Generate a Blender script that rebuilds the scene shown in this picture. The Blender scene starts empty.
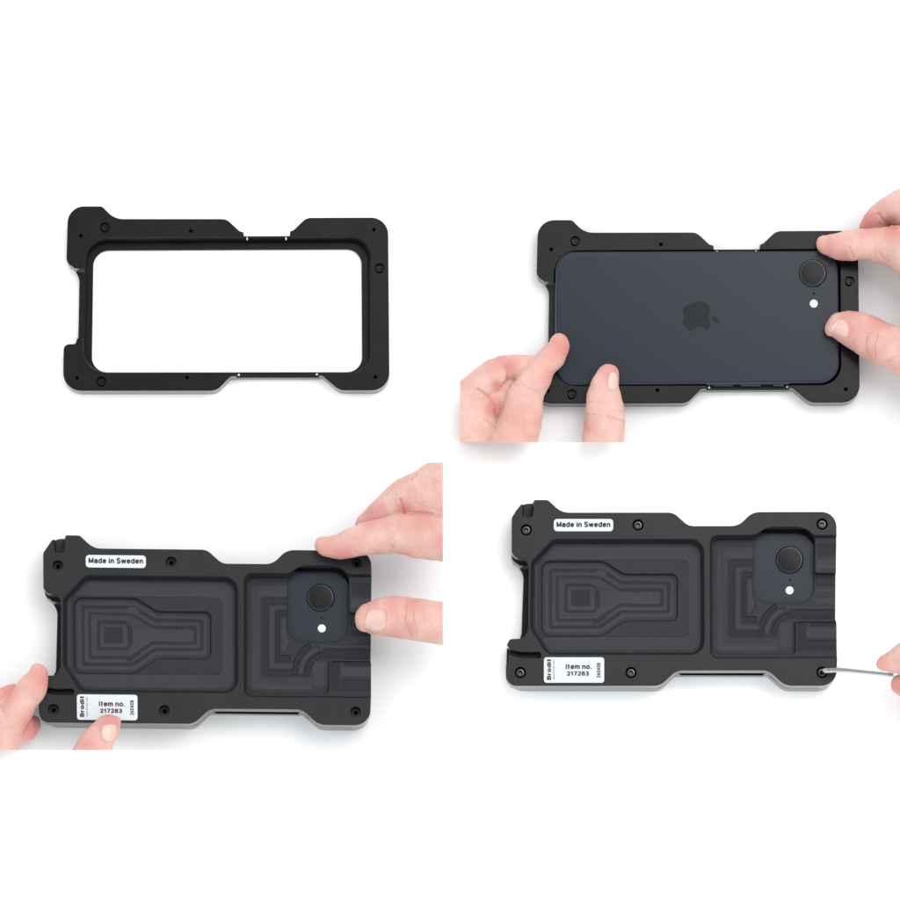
import bpy, bmesh, math, random
import numpy as np
from mathutils import Vector, Matrix
from mathutils.bvhtree import BVHTree
from mathutils.geometry import tessellate_polygon

scene = bpy.context.scene
col = scene.collection
S = 0.0005                      # metres per modelling unit (0.5 mm)
CX, CY, H = 450.0, 1750.0, 6000.0   # camera stands over this point of the table, H units up

# ------------------------------------------------------------------ camera, light, exposure
cam_d = bpy.data.cameras.new('camera')
cam = bpy.data.objects.new('camera', cam_d); col.objects.link(cam)
cam.location = ((CX-450)*S, (450-CY)*S, H*S)
cam_d.sensor_width = 36; cam_d.lens = 36*H/900
cam_d.shift_y = (CY-450)/900
cam_d.clip_start = 0.05; cam_d.clip_end = 30
scene.camera = cam

w = bpy.data.worlds.new("World"); scene.world = w; w.use_nodes = True
w.node_tree.nodes['Background'].inputs[0].default_value = (0.95, 0.98, 1.0, 1)
w.node_tree.nodes['Background'].inputs[1].default_value = 1.0
def studio(nt):     # a white room: bright walls, a dimmer ceiling
    N = nt.nodes; L = nt.links
    tc = N.new('ShaderNodeTexCoord'); sp = N.new('ShaderNodeSeparateXYZ'); L.new(tc.outputs['Generated'], sp.inputs[0])
    a = N.new('ShaderNodeMapRange'); a.interpolation_type = 'SMOOTHSTEP'
    for i, v in zip((1, 2, 3, 4), (-0.97, -0.2, 1.25, 0.95)): a.inputs[i].default_value = v
    b = N.new('ShaderNodeMapRange'); b.interpolation_type = 'SMOOTHSTEP'
    for i, v in zip((1, 2, 3, 4), (0.72, 1.0, 1.12, 0.68)): b.inputs[i].default_value = v
    c = N.new('ShaderNodeMapRange')
    for i, v in zip((1, 2, 3, 4), (-0.5, 0.5, 0.92, 1.12)): c.inputs[i].default_value = v
    L.new(sp.outputs[1], a.inputs[0]); L.new(sp.outputs[2], b.inputs[0]); L.new(sp.outputs[0], c.inputs[0])
    m = N.new('ShaderNodeMath'); m.operation = 'MULTIPLY'; L.new(a.outputs[0], m.inputs[0]); L.new(b.outputs[0], m.inputs[1])
    m2 = N.new('ShaderNodeMath'); m2.operation = 'MULTIPLY'; L.new(m.outputs[0], m2.inputs[0]); L.new(c.outputs[0], m2.inputs[1])
    L.new(m2.outputs[0], N['Background'].inputs[1])
studio(w.node_tree)

def area(name, loc, target, sx, sy, power, color=(1, 1, 1)):
    d = bpy.data.lights.new(name, 'AREA'); d.shape = 'RECTANGLE'; d.size = sx; d.size_y = sy
    d.energy = power; d.color = color
    o = bpy.data.objects.new(name, d); col.objects.link(o); o.location = loc
    o.rotation_euler = (Vector(target)-Vector(loc)).to_track_quat('-Z', 'Y').to_euler()
area('softbox_key', (0.75, 0.8, 1.85), (0, 0, 0), 1.7, 1.3, 24, (1.0, 0.985, 0.97))
area('softbox_fill', (-1.5, 0.1, 1.2), (0, 0, 0), 1.0, 1.0, 6, (0.95, 0.975, 1.0))

scene.view_settings.view_transform = 'Standard'; scene.view_settings.look = 'None'
scene.view_settings.exposure = 0.23; scene.view_settings.gamma = 1
scene.cycles.use_denoising = True

# ------------------------------------------------------------------ materials
def mat(name, color, rough=0.5, metal=0.0, spec=0.5, bump=None, sss=None, coat=0.0, mottle=None):
    m = bpy.data.materials.new(name); m.use_nodes = True
    nt = m.node_tree; b = nt.nodes['Principled BSDF']
    b.inputs['Base Color'].default_value = (*color, 1)
    b.inputs['Roughness'].default_value = rough; b.inputs['Metallic'].default_value = metal
    b.inputs['Specular IOR Level'].default_value = spec
    b.inputs['Coat Weight'].default_value = coat
    tc = nt.nodes.new('ShaderNodeTexCoord')
    if mottle:                                   # (scale per metre, amount): real variation of the surface colour
        n = nt.nodes.new('ShaderNodeTexNoise'); n.inputs['Scale'].default_value = mottle[0]; n.inputs['Detail'].default_value = 6
        nt.links.new(tc.outputs['Object'], n.inputs['Vector'])
        mx = nt.nodes.new('ShaderNodeMix'); mx.data_type = 'RGBA'
        mx.inputs[6].default_value = (*[c*(1-mottle[1]) for c in color], 1)
        mx.inputs[7].default_value = (*[min(1, c*(1+mottle[1])) for c in color], 1)
        nt.links.new(n.outputs['Fac'], mx.inputs[0]); nt.links.new(mx.outputs[2], b.inputs['Base Color'])
        mr = nt.nodes.new('ShaderNodeMapRange'); mr.inputs[1].default_value = 0.3; mr.inputs[2].default_value = 0.7
        mr.inputs[3].default_value = rough*0.88; mr.inputs[4].default_value = min(1, rough*1.12)
        nt.links.new(n.outputs['Fac'], mr.inputs[0]); nt.links.new(mr.outputs[0], b.inputs['Roughness'])
    if bump:
        n = nt.nodes.new('ShaderNodeTexNoise'); n.inputs['Scale'].default_value = bump[0]; n.inputs['Detail'].default_value = 4
        mp = nt.nodes.new('ShaderNodeMapping')
        if len(bump) > 3: mp.inputs['Scale'].default_value = bump[3]
        nt.links.new(tc.outputs['Object'], mp.inputs[0]); nt.links.new(mp.outputs[0], n.inputs['Vector'])
        bp = nt.nodes.new('ShaderNodeBump'); bp.inputs['Strength'].default_value = bump[1]; bp.inputs['Distance'].default_value = bump[2]
        nt.links.new(n.outputs['Fac'], bp.inputs['Height']); nt.links.new(bp.outputs[0], b.inputs['Normal'])
    if sss:
        b.inputs['Subsurface Weight'].default_value = sss[0]*.7
        b.inputs['Subsurface Radius'].default_value = (1.0, 0.35, 0.2)
        b.inputs['Subsurface Scale'].default_value = sss[1]
    return m

M = {}
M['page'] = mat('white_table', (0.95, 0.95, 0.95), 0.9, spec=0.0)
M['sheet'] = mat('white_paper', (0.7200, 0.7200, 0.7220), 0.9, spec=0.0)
M['frame'] = mat('black_moulded_plastic', (0.0032, 0.0032, 0.0032), 0.3, spec=0.19, bump=(45, 0.5, 0.0006), mottle=(60, 0.15))
M['plate'] = mat('black_machined_plastic', (0.009, 0.009, 0.0092), 0.42, spec=0.3, bump=(700, 0.12, 0.00004, (1, 9, 1)), mottle=(90, 0.15))
M['milled'] = mat('milled_pocket_plastic', (0.0096, 0.0112, 0.0148), 0.42, spec=0.27, bump=(500, 0.8, 0.00012, (1, 14, 1)), mottle=(220, 0.16))  # bluish reflection on the black pocket floors put into this colour
M['milled_light'] = mat('milled_pass_light_sheen', (0.0135, 0.0152, 0.0187), 0.4, spec=0.31, bump=(900, 0.8, 0.00012, (14, 1, 1)), mottle=(400, 0.35))  # brighter sheen of a pass put into the base colour
M['milled_dark'] = mat('milled_pass_dark_sheen', (0.0090, 0.0104, 0.0134), 0.48, spec=0.22, bump=(900, 0.8, 0.00012, (1, 14, 1)), mottle=(400, 0.35))  # duller sheen put into the base colour, besides the roughness
M['phone'] = mat('dark_blue_matt_glass', (0.0155, 0.0188, 0.0275), 0.36, spec=0.2)
M['phone_side'] = mat('dark_blue_aluminium', (0.05, 0.058, 0.075), 0.3, metal=0.8)
M['logo'] = mat('polished_dark_blue', (0.0055, 0.0078, 0.0108), 0.3, spec=0.16)
M['lens'] = mat('black_lens_glass', (0.006, 0.006, 0.0065), 0.38, spec=0.2)
M['lens_ring'] = mat('dark_metal_ring', (0.05, 0.055, 0.065), 0.25, metal=0.9)
M['dark'] = mat('hole_shade', (0.002, 0.002, 0.002), 0.8, spec=0.1)  # shade inside counterbores and holes put into the colour
M['flash'] = mat('flash_diffuser', (0.6200, 0.6050, 0.5500), 0.35)
M['sticker'] = mat('white_sticker_paper', (0.5404, 0.5593, 0.5831), 0.5, spec=0.3)
M['ink'] = mat('dark_grey_ink', (0.03, 0.03, 0.035), 0.7, spec=0.1)
M['ink_grey'] = mat('grey_ink', (0.1200, 0.1200, 0.1300), 0.7, spec=0.1)
M['screw'] = mat('dark_steel_screw', (0.0900, 0.0880, 0.0860), 0.3, metal=1.0)
M['chrome'] = mat('polished_steel', (0.42, 0.44, 0.46), 0.1, metal=1.0)
M['brass'] = mat('worn_key_end', (0.30, 0.30, 0.30), 0.3, metal=1.0)
M['edge'] = mat('glossy_edge_reflection', (0.0700, 0.0700, 0.0700), 0.16, spec=0.5)  # table's reflection on the black walls put into this grey base
M['edge'].node_tree.nodes['Principled BSDF'].inputs['IOR'].default_value = 2.3
M['glint'] = mat('pale_glint', (0.6, 0.6, 0.62), 0.3)  # colour of the bright spots at the waists

def skin_mat():
    m = mat('skin', (0.84, 0.58, 0.52), 0.52, spec=0.32, sss=(0.35, 0.0025))
    nt = m.node_tree; b = nt.nodes['Principled BSDF']
    tc = nt.nodes['Texture Coordinate']
    at = nt.nodes.new('ShaderNodeAttribute'); at.attribute_name = 'blush_shade'
    n = nt.nodes.new('ShaderNodeTexNoise'); n.inputs['Scale'].default_value = 140; n.inputs['Detail'].default_value = 6
    nt.links.new(tc.outputs['Object'], n.inputs['Vector'])
    c1 = nt.nodes.new('ShaderNodeMix'); c1.data_type = 'RGBA'
    c1.inputs[6].default_value = (0.6, 0.395, 0.335, 1); c1.inputs[7].default_value = (0.55, 0.315, 0.272, 1)
    mr = nt.nodes.new('ShaderNodeMapRange'); mr.inputs[1].default_value = 0.33; mr.inputs[2].default_value = 0.67
    nt.links.new(n.outputs['Fac'], mr.inputs[0]); nt.links.new(mr.outputs[0], c1.inputs[0])
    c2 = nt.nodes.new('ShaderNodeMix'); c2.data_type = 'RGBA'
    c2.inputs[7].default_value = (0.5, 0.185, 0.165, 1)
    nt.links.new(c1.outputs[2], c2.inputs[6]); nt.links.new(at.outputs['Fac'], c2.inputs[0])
    nt.links.new(c2.outputs[2], b.inputs['Base Color'])
    v = nt.nodes.new('ShaderNodeTexVoronoi'); v.inputs['Scale'].default_value = 1500
    v.feature = 'DISTANCE_TO_EDGE'
    n2 = nt.nodes.new('ShaderNodeTexNoise'); n2.inputs['Scale'].default_value = 420; n2.inputs['Detail'].default_value = 5
    for q in (v, n2): nt.links.new(tc.outputs['Object'], q.inputs['Vector'])
    ad = nt.nodes.new('ShaderNodeMath'); ad.operation = 'MULTIPLY_ADD'; ad.inputs[1].default_value = 0.6
    nt.links.new(v.outputs['Distance'], ad.inputs[0]); nt.links.new(n2.outputs['Fac'], ad.inputs[2])
    bp = nt.nodes.new('ShaderNodeBump'); bp.inputs['Strength'].default_value = 0.8; bp.inputs['Distance'].default_value = 0.0003
    nt.links.new(ad.outputs[0], bp.inputs['Height']); nt.links.new(bp.outputs[0], b.inputs['Normal'])
    return m
M['skin'] = skin_mat()
M['nail'] = mat('fingernail', (0.6000, 0.4000, 0.3500), 0.3, spec=0.5, sss=(0.3, 0.0015), mottle=(300, 0.05))
M['nail_tip'] = mat('fingernail_edge', (0.6400, 0.5000, 0.4200), 0.35, spec=0.5)

# ------------------------------------------------------------------ helpers (modelling space: u right, v down, z up, all in 0.5 mm)
def ground(u, v, z):
    f = (H-z)/H
    return (CX+(u-CX)*f, CY+(v-CY)*f)
def at(p, z, ref):
    """a point seen at height z, expressed in the plan of a thing whose plan is drawn at height ref"""
    x, y = ground(p[0], p[1], z); f = H/(H-ref)
    return (CX+(x-CX)*f, CY+(y-CY)*f)
def atp(poly, z, ref): return [(*at(p, z, ref), *p[2:]) for p in poly]

def thing(name, label, cat, uv, ref, group=None):
    o = bpy.data.objects.new(name, None); col.objects.link(o); o.empty_display_size = 0.01
    x, y = ground(*uv, ref)
    o.location = ((x-450)*S, (450-y)*S, 0)
    o['label'] = label; o['category'] = cat
    if group: o['group'] = group
    o['ref'] = float(ref)
    return o
def place(me, ref):
    """(u,-v,z) drawn at height ref -> world metres"""
    n = len(me.vertices); a = np.empty(n*3); me.vertices.foreach_get('co', a); a = a.reshape(-1, 3)
    f = (H-ref)/H
    x = CX+(a[:, 0]-CX)*f; y = CY+(-a[:, 1]-CY)*f
    a[:, 0] = (x-450)*S; a[:, 1] = (450-y)*S; a[:, 2] *= S
    me.vertices.foreach_set('co', a.ravel()); me.update()
def shift(me, loc):
    me.transform(Matrix.Translation(-Vector(loc)))
def root_loc(p):
    v = Vector(p.location)
    while p.parent: p = p.parent; v += Vector(p.location)
    return v
def link(name, me, m, parent, smooth=14, prebuilt_world=False, ref=None):
    if not prebuilt_world:
        place(me, ref)
    loc = root_loc(parent) if parent else Vector((0, 0, 0))
    # each part gets its own pivot at its centre
    n = len(me.vertices); a = np.empty(n*3); me.vertices.foreach_get('co', a); a = a.reshape(-1, 3)
    c = Vector(((a[:, 0].min()+a[:, 0].max())/2, (a[:, 1].min()+a[:, 1].max())/2, a[:, 2].min()))
    shift(me, c)
    if not me.materials:
        for k in (m if isinstance(m, (list, tuple)) else [m]): me.materials.append(k)
    me.polygons.foreach_set('use_smooth', [True]*len(me.polygons))
    if smooth < 180: me.set_sharp_from_angle(angle=math.radians(smooth))
    o = bpy.data.objects.new(name, me); col.objects.link(o)
    o.location = c-loc
    if parent: o.parent = parent
    return o

def offset(poly, d):
    """parallel offset of a control polygon of (u,v,r); d>0 grows it. Works for either winding."""
    n = len(poly); A = sum(poly[i][0]*poly[(i+1) % n][1]-poly[(i+1) % n][0]*poly[i][1] for i in range(n))
    sg = 1 if A > 0 else -1
    out = []
    for i in range(n):
        p0 = Vector(poly[i-1][:2]); p1 = Vector(poly[i][:2]); p2 = Vector(poly[(i+1) % n][:2])
        e1 = (p1-p0).normalized(); e2 = (p2-p1).normalized()
        n1 = Vector((e1.y, -e1.x))*sg; n2 = Vector((e2.y, -e2.x))*sg
        cr = (e1.x*e2.y-e1.y*e2.x)*sg
        b = n1+n2; L = b.dot(n1)
        q = p1 + b*(d/L if abs(L) > 0.15 else d)
        r = poly[i][2]
        r2 = max(0.05, r+d) if cr > 0 else max(0.05, r-d)
        out.append((q.x, q.y, r2))
    return out
def rounded(poly, seg=8):
    n = len(poly); out = []
    for i in range(n):
        p0 = Vector(poly[i-1][:2]); p1 = Vector(poly[i][:2]); p2 = Vector(poly[(i+1) % n][:2]); r = poly[i][2]
        a = p0-p1; b = p2-p1; la = a.length; lb = b.length; a.normalize(); b.normalize()
        ang = a.angle(b)
        if ang > math.pi-0.01:
            for k in range(seg+1):
                out.append(tuple(p1+(a*(1-k/seg)+b*(k/seg))*0.01))
            continue
        t = min(r*max(1/math.tan(ang/2), 0.8), la*0.499, lb*0.499); rr = t*math.tan(ang/2)
        c = p1+(a+b).normalized()*(rr/math.sin(ang/2))
        s0 = p1+a*t-c; s1 = p1+b*t-c
        a0 = math.atan2(s0.y, s0.x); a1 = math.atan2(s1.y, s1.x); d = a1-a0
        while d > math.pi: d -= 2*math.pi
        while d < -math.pi: d += 2*math.pi
        for k in range(seg+1):
            th = a0+d*k/seg; out.append((c.x+rr*math.cos(th), c.y+rr*math.sin(th)))
    return out
def loft(layers, seg=8):
    """layers: list of (control polygon, z) from bottom to top -> closed mesh"""
    rings = [[(x, -y, z) for x, y in rounded(p, seg)] for p, z in layers]
    n = len(rings[0]); vs = [v for r in rings for v in r]; fs = []
    for k in range(len(rings)-1):
        for i in range(n):
            j = (i+1) % n; fs.append((k*n+i, k*n+j, (k+1)*n+j, (k+1)*n+i))
    fs.append(tuple(range(n-1, -1, -1))); fs.append(tuple((len(rings)-1)*n+i for i in range(n)))
    me = bpy.data.meshes.new('m'); me.from_pydata(vs, [], fs)
    bm = bmesh.new(); bm.from_mesh(me)
    bmesh.ops.remove_doubles(bm, verts=bm.verts, dist=0.0005)
    bmesh.ops.recalc_face_normals(bm, faces=bm.faces); bm.to_mesh(me); bm.free()
    return me
def slab(poly, z0, z1, b=0.7, seg=8):
    return loft([(poly, z0), (poly, z1-b), (offset(poly, -b*0.3), z1-b*0.3), (offset(poly, -b), z1)], seg)
def slots(me, names, rule):
    me.materials.clear()
    for k in names: me.materials.append(M[k])
    for p in me.polygons: p.material_index = rule(p)
    return me
BODY = ('plate', 'edge', 'milled', 'dark', 'milled_light', 'milled_dark')
def cutter(poly, zf, ztop, slope=0.0, fl=0.5, seg=8):
    """pocket from ztop to floor zf; walls lean in by slope; lip chamfer fl"""
    L = [(offset(poly, -slope), zf), (poly, ztop-fl)]
    if fl > 0: L += [(offset(poly, fl), ztop)]
    L += [(offset(poly, fl), ztop+8)]
    return loft(L, seg)
def circ(u, v, r, n=8):
    return [(u+r/math.cos(math.pi/n)*math.cos(2*math.pi*k/n), v+r/math.cos(math.pi/n)*math.sin(2*math.pi*k/n), r*0.999) for k in range(n)]
def cyl(u, v, layers, n=8, seg=4):
    return loft([(circ(u, v, r, n), z) for r, z in layers], seg)
def boolean(me, cutters, op='DIFFERENCE'):
    o = bpy.data.objects.new('tmp', me); col.objects.link(o); tmp = []
    for i, c in enumerate(cutters):
        oc = bpy.data.objects.new('cut', c); col.objects.link(oc); tmp.append(oc)
        md = o.modifiers.new('b', 'BOOLEAN'); md.operation = op; md.solver = 'EXACT'; md.object = oc
    dg = bpy.context.evaluated_depsgraph_get(); dg.update()
    r = bpy.data.meshes.new_from_object(o.evaluated_get(dg))
    for t in tmp: bpy.data.objects.remove(t)
    bpy.data.objects.remove(o)
    return r
def join(meshes):
    bm = bmesh.new()
    for m in meshes: bm.from_mesh(m)
    r = bpy.data.meshes.new('j'); bm.to_mesh(r); bm.free(); return r
def rect(u0, v0, u1, v1, r=0.5): return [(u0, v0, r), (u1, v0, r), (u1, v1, r), (u0, v1, r)]

def homography(src, dst):
    A = []
    for (x, y), (X, Y) in zip(src, dst):
        A.append([x, y, 1, 0, 0, 0, -X*x, -X*y, -X]); A.append([0, 0, 0, x, y, 1, -Y*x, -Y*y, -Y])
    h = np.linalg.svd(np.array(A, float))[2][-1].reshape(3, 3)
    def f(p):
        q = h @ np.array([p[0], p[1], 1.0]); return (q[0]/q[2], q[1]/q[2], *p[2:])
    return f
def affine(src, dst):
    A = np.array([[x, y, 1] for x, y in src]); B = np.array(dst); m = np.linalg.lstsq(A, B, rcond=None)[0]
    return lambda p: (*(np.array([p[0], p[1], 1]) @ m), *p[2:])
ident = lambda p: p

# how the four copies of the frame lie (screw holes and bosses seen in each)
F1 = [(80.9, 235.6), (190.8, 230.8), (374, 229.6), (76.9, 378), (187, 377.4), (375.5, 376.8)]
F4 = [(526.2, 529.8), (638, 524.9), (822.1, 524), (520.4, 672.5), (631, 672.5), (822.1, 672.2)]
F3 = [(58.2, 565.4), (170.5, 561.6), (357, 563.3), (53.4, 709.3), (164.3, 710.7), (355.7, 711.4)]
T14 = homography(F1, F4); T13 = homography(F1, F3); T43 = homography(F4, F3)
T12 = affine([(80.9, 235.6), (190.8, 230.8), (105, 227.5), (187, 377.4), (101.5, 381.5), (379.5, 268.5), (375.5, 376.8), (388, 217.3), (63.1, 380)],
             [(551.2, 249.6), (660.8, 244.2), (574.9, 241.2), (657.2, 390.9), (571.8, 395.4), (849, 281), (846, 389), (858.3, 230.5), (534.3, 391)])
def mp(f, poly): return [f(p) for p in poly]

# ------------------------------------------------------------------ table
def box_struct(name, u0, v0, u1, v1, z0, z1, m):
    me = slab(rect(u0, v0, u1, v1, 0.2), z0, z1, 0.05, 2)
    o = link(name, me, m, None, ref=0); o['kind'] = 'structure'; return o
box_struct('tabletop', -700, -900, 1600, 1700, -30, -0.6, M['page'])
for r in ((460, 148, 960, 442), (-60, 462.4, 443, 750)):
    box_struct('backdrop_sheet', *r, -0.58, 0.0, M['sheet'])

# ------------------------------------------------------------------ the lower frame (drawn from the empty frame, top left)
FR = 16
FRAME = [(67.9, 206.1, 16.5), (102, 206.1, 3), (114.5, 218.8, 11), (226.5, 218.8, 6), (239.5, 231, 1.5), (243.4, 232, .4), (243.9, 235.9, .3),
         (289.8, 235.7, .3), (290.0, 231.3, .4), (293.5, 230, 2), (306.3, 217.6, 6), (388.1, 217.3, 17), (389.5, 390.2, 17.5),
         (339.5, 390.2, 7), (321.6, 375, 1.5), (318.5, 376.1, .8), (233.8, 376.1, .8), (230.5, 376.3, 1.5), (216.5, 390.6, 7), (62.9, 390.7, 18),
         (63.5, 343.9, 7), (75.2, 343.9, 2), (77.8, 336.5, 6), (78.9, 276, 6), (73.5, 267.0, 3), (68.5, 264, 2.5), (66.3, 259.5, 3)]
POCKET = [(84.4, 237.3, 24), (370, 236.2, 20), (370.6, 372.3, 20), (82.3, 372.6, 24)]
HOLE = [(92.6, 246.9, 16), (361.2, 245.7, 15), (362, 368.9, 15), (90.9, 369.2, 15)]

def build_frame(parent, T, ref, pins=True):
    f = lambda poly: mp(T, poly)
    body = slots(slab(f(FRAME), 0, FR, 0.9), ('frame', 'edge', 'milled', 'dark'), lambda p: 1 if abs(p.normal.z) < .3 else 0)
    cuts = [cutter(f(POCKET), 2.2, FR, 2.6, 0.7, 10)]
    cuts.append(loft([(f(offset(HOLE, 0)), -4), (f(HOLE), 6)], 10))
    # lowered left arm and lowered waists
    cuts.append(loft([(f([(60, 268.2, 1), (87, 271, 2), (87, 336, 2), (60, 339.2, 1)]), 7.5), (f([(60, 266.5, 1), (90, 269, 2), (90, 338, 2), (60, 341, 1)]), 20)], 3))
    cuts.append(loft([(f(rect(244.6, 228, 289.2, 246, .4)), 14.6), (f(rect(244.2, 228, 289.6, 246, .4)), 20)], 2))
    cuts.append(loft([(f(rect(236.3, 366, 318.4, 384, .4)), 8.5), (f(rect(235.5, 366, 319.2, 384, .4)), 20)], 2))
    hole_uv = F1
    for p in hole_uv:
        q = T(p); cuts.append(cyl(q[0], q[1], [(1.75, 4), (1.75, 15.7), (2.1, FR), (2.1, 22)]))
    for p in ((105, 227.6), (101.3, 381.6), (379.5, 268.5)):
        q = T(p); cuts.append(cyl(q[0], q[1], [(4.9, 12.6), (5.2, FR), (5.2, 22)]))
    for k, c in enumerate(cuts): slots(c, ('frame', 'edge', 'milled', 'dark'), lambda p: 1 if k == 2 and abs(p.normal.z) < .5 else 0)  # step wall below the lug takes the reflection grey too
    me = boolean(body, cuts)
    o = link('frame_body', me, M['frame'], parent, ref=ref)
    for r in (rect(246.5, 237.0, 247.7, 239.6, .3), rect(285.3, 236.8, 286.6, 239.4, .3)):  # bright spots at the waists, drawn as added pale pieces
        link('glint_piece', slab(f(r), 13.2, 14.75, .1, 3), M['glint'], parent, ref=ref)
    for p in ((238.7, 374.8), (317.0, 374.3)):
        q = at(T(p), 9.4, ref); link('glint_piece', cyl(q[0], q[1], [(1.15, 6), (1.15, 9.2), (.9, 9.4)]), M['glint'], parent, ref=ref)
    for k, p in enumerate(((105, 227.6), (101.3, 381.6), (379.5, 268.5))):
        q = T(p)
        c = cyl(q[0]-0.2, q[1]+0.1, [(3.7, 12.4), (3.7, 15.2), (3.1, 15.9)])
        cr = [loft([(rect(q[0]-0.5, q[1]-2, q[0]+0.5, q[1]+2, .2), 14.8), (rect(q[0]-0.6, q[1]-2.2, q[0]+0.6, q[1]+2.2, .2), 18)], 2),
              loft([(circ(q[0]+1.0, q[1]+1.4, 1.1), 14.3), (circ(q[0]+1.0, q[1]+1.4, 1.1), 18)], 3)]
        link('snap_plug', boolean(c, cr), M['frame'], parent, ref=ref)
    return o

# ------------------------------------------------------------------ the phone
def build_phone(label, T, ref, zb, lens_uv, mic_uv, flash_uv, logo=True, buttons=True):
    """T maps the plan of the second picture onto this one"""
    PH = [(555.3, 251.2, 20), (838.2, 250.2, 20), (839.9, 382.9, 21), (554.4, 385.0, 21)]
    z1 = zb+15.4
    P = atp(mp(T, PH), z1, ref) if T is not ident else atp(PH, z1, ref)
    c = P[0][0]+143, P[0][1]+67
    t = thing('phone', label, 'phone', c, ref, 'dark blue phones laid face down')
    side = loft([(offset(P, -2.5), zb), (offset(P, -0.8), zb+0.9), (P, zb+3), (P, z1-3), (offset(P, -.45), z1-1.3), (offset(P, -1.0), z1-0.75)], 14)
    link('side_band', side, M['phone_side'], t, ref=ref, smooth=50)
    back = loft([(offset(P, -1.25), z1-0.9), (offset(P, -1.3), z1-0.45), (offset(P, -1.9), z1-0.08), (offset(P, -2.6), z1)], 14)
    link('back_glass', back, M['phone'], t, ref=ref, smooth=50)
    lu, lv = at(lens_uv, z1+2.6, ref)
    ring = cyl(lu, lv, [(13.9, z1-0.5), (13.9, z1+0.5), (13.4, z1+1.0), (12.9, z1+2.2), (12.4, z1+2.6), (11.7, z1+2.6), (11.5, z1+2.3), (2, z1+2.3)], 16, 4)
    r = link('camera_ring', ring, M['lens_ring'], t, ref=ref, smooth=40)
    link('camera_lens', cyl(lu, lv, [(11.5, z1+2.3), (11.4, z1+2.65), (10.8, z1+2.75)], 16, 4), M['lens'], r, ref=ref, smooth=60)
    for d in (-1.4, 1.4):
        link('lens_element', cyl(lu+d, lv, [(0.75, z1+2.7), (0.7, z1+2.82)], 8, 2), M['phone'], r, ref=ref)
    mu, mv = at(mic_uv, z1, ref)
    link('microphone_hole', cyl(mu, mv, [(1.0, z1-0.1), (1.0, z1+0.03)], 8, 3), M['dark'], t, ref=ref)
    fu, fv = at(flash_uv, z1, ref)
    link('camera_flash', cyl(fu, fv, [(4.0, z1-0.2), (4.0, z1+0.1), (3.6, z1+0.25)], 12, 3), M['flash'], t, ref=ref)
    if logo:
        raw = [(190, 320), (183, 310), (195, 278), (225, 250), (265, 222), (320, 195), (370, 178), (430, 174), (490, 176), (540, 192), (578, 220),
               (602, 258), (610, 300), (602, 345), (590, 378), (585, 400), (592, 428), (605, 455), (612, 495), (604, 545), (588, 580), (566, 603),
               (545, 592), (515, 568), (480, 550), (448, 543), (415, 550), (380, 572), (352, 598), (330, 622), (300, 612), (262, 592), (225, 558),
               (195, 525), (186, 498), (192, 470), (204, 440), (208, 405), (204, 360)]
        leaf = [(613, 396), (640, 393), (680, 405), (715, 435), (740, 470), (750, 492), (742, 507), (715, 505), (680, 485), (645, 455), (622, 425)]
        ms = []
        for pts in (raw, leaf):
            pp = [(670+a/15, 290+b/15, 0.9) for a, b in pts]; pp = atp(mp(T, pp) if T is not ident else pp, z1, ref)
            ms.append(loft([(pp, z1-0.1), (pp, z1+0.06)], 4))
        link('logo_emblem', join(ms), M['logo'], t, ref=ref)
    if buttons:
        for a, b in ((713, 733), (741, 761), (773.5, 784)):
            p = atp(mp(T, rect(a, 383.2, b, 386.2, .4)) if T is not ident else rect(a, 383.2, b, 386.2, .4), 12, ref)
            link('side_button', slab(p, zb+6, zb+10.5, 0.4, 3), M['phone_side'], t, ref=ref)
    return t

# ------------------------------------------------------------------ the machined cover plate (drawn from the bottom right picture)
PT = 32
PLATE = [(534.3, 499.8, .6), (548, 499.8, 3), (561.5, 512.5, 10), (673.5, 512.4, 7), (688.5, 526, 7), (738.5, 525.9, 9), (752.5, 511.9, 9), (836.4, 511.7, 18),
         (836.6, 541, .2), (836.2, 574, .2), (835.9, 619, .2), (836.9, 622, .2), (837.2, 655, .2), (836.6, 685.6, 18),
         (785, 685.6, 9), (768.5, 670.3, 8), (676.5, 670.4, 8), (660.5, 685.7, 8), (505.9, 685.8, 19), (505.9, 664.6, 1.2), (508.8, 663.3, .8), (508.9, 647.4, .6),
         (506.8, 645.2, 1), (509.6, 639.0, 3), (523.5, 638.4, 4), (528.4, 630, 4), (529.2, 565, 2), (526, 558.4, 1.2), (515.7, 557.7, 3),
         (511.6, 552.6, 3), (511.7, 517.5, 3), (520.4, 504.9, 1.5), (527, 501.9, 4), (534.1, 501.2, .4)]
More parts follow.
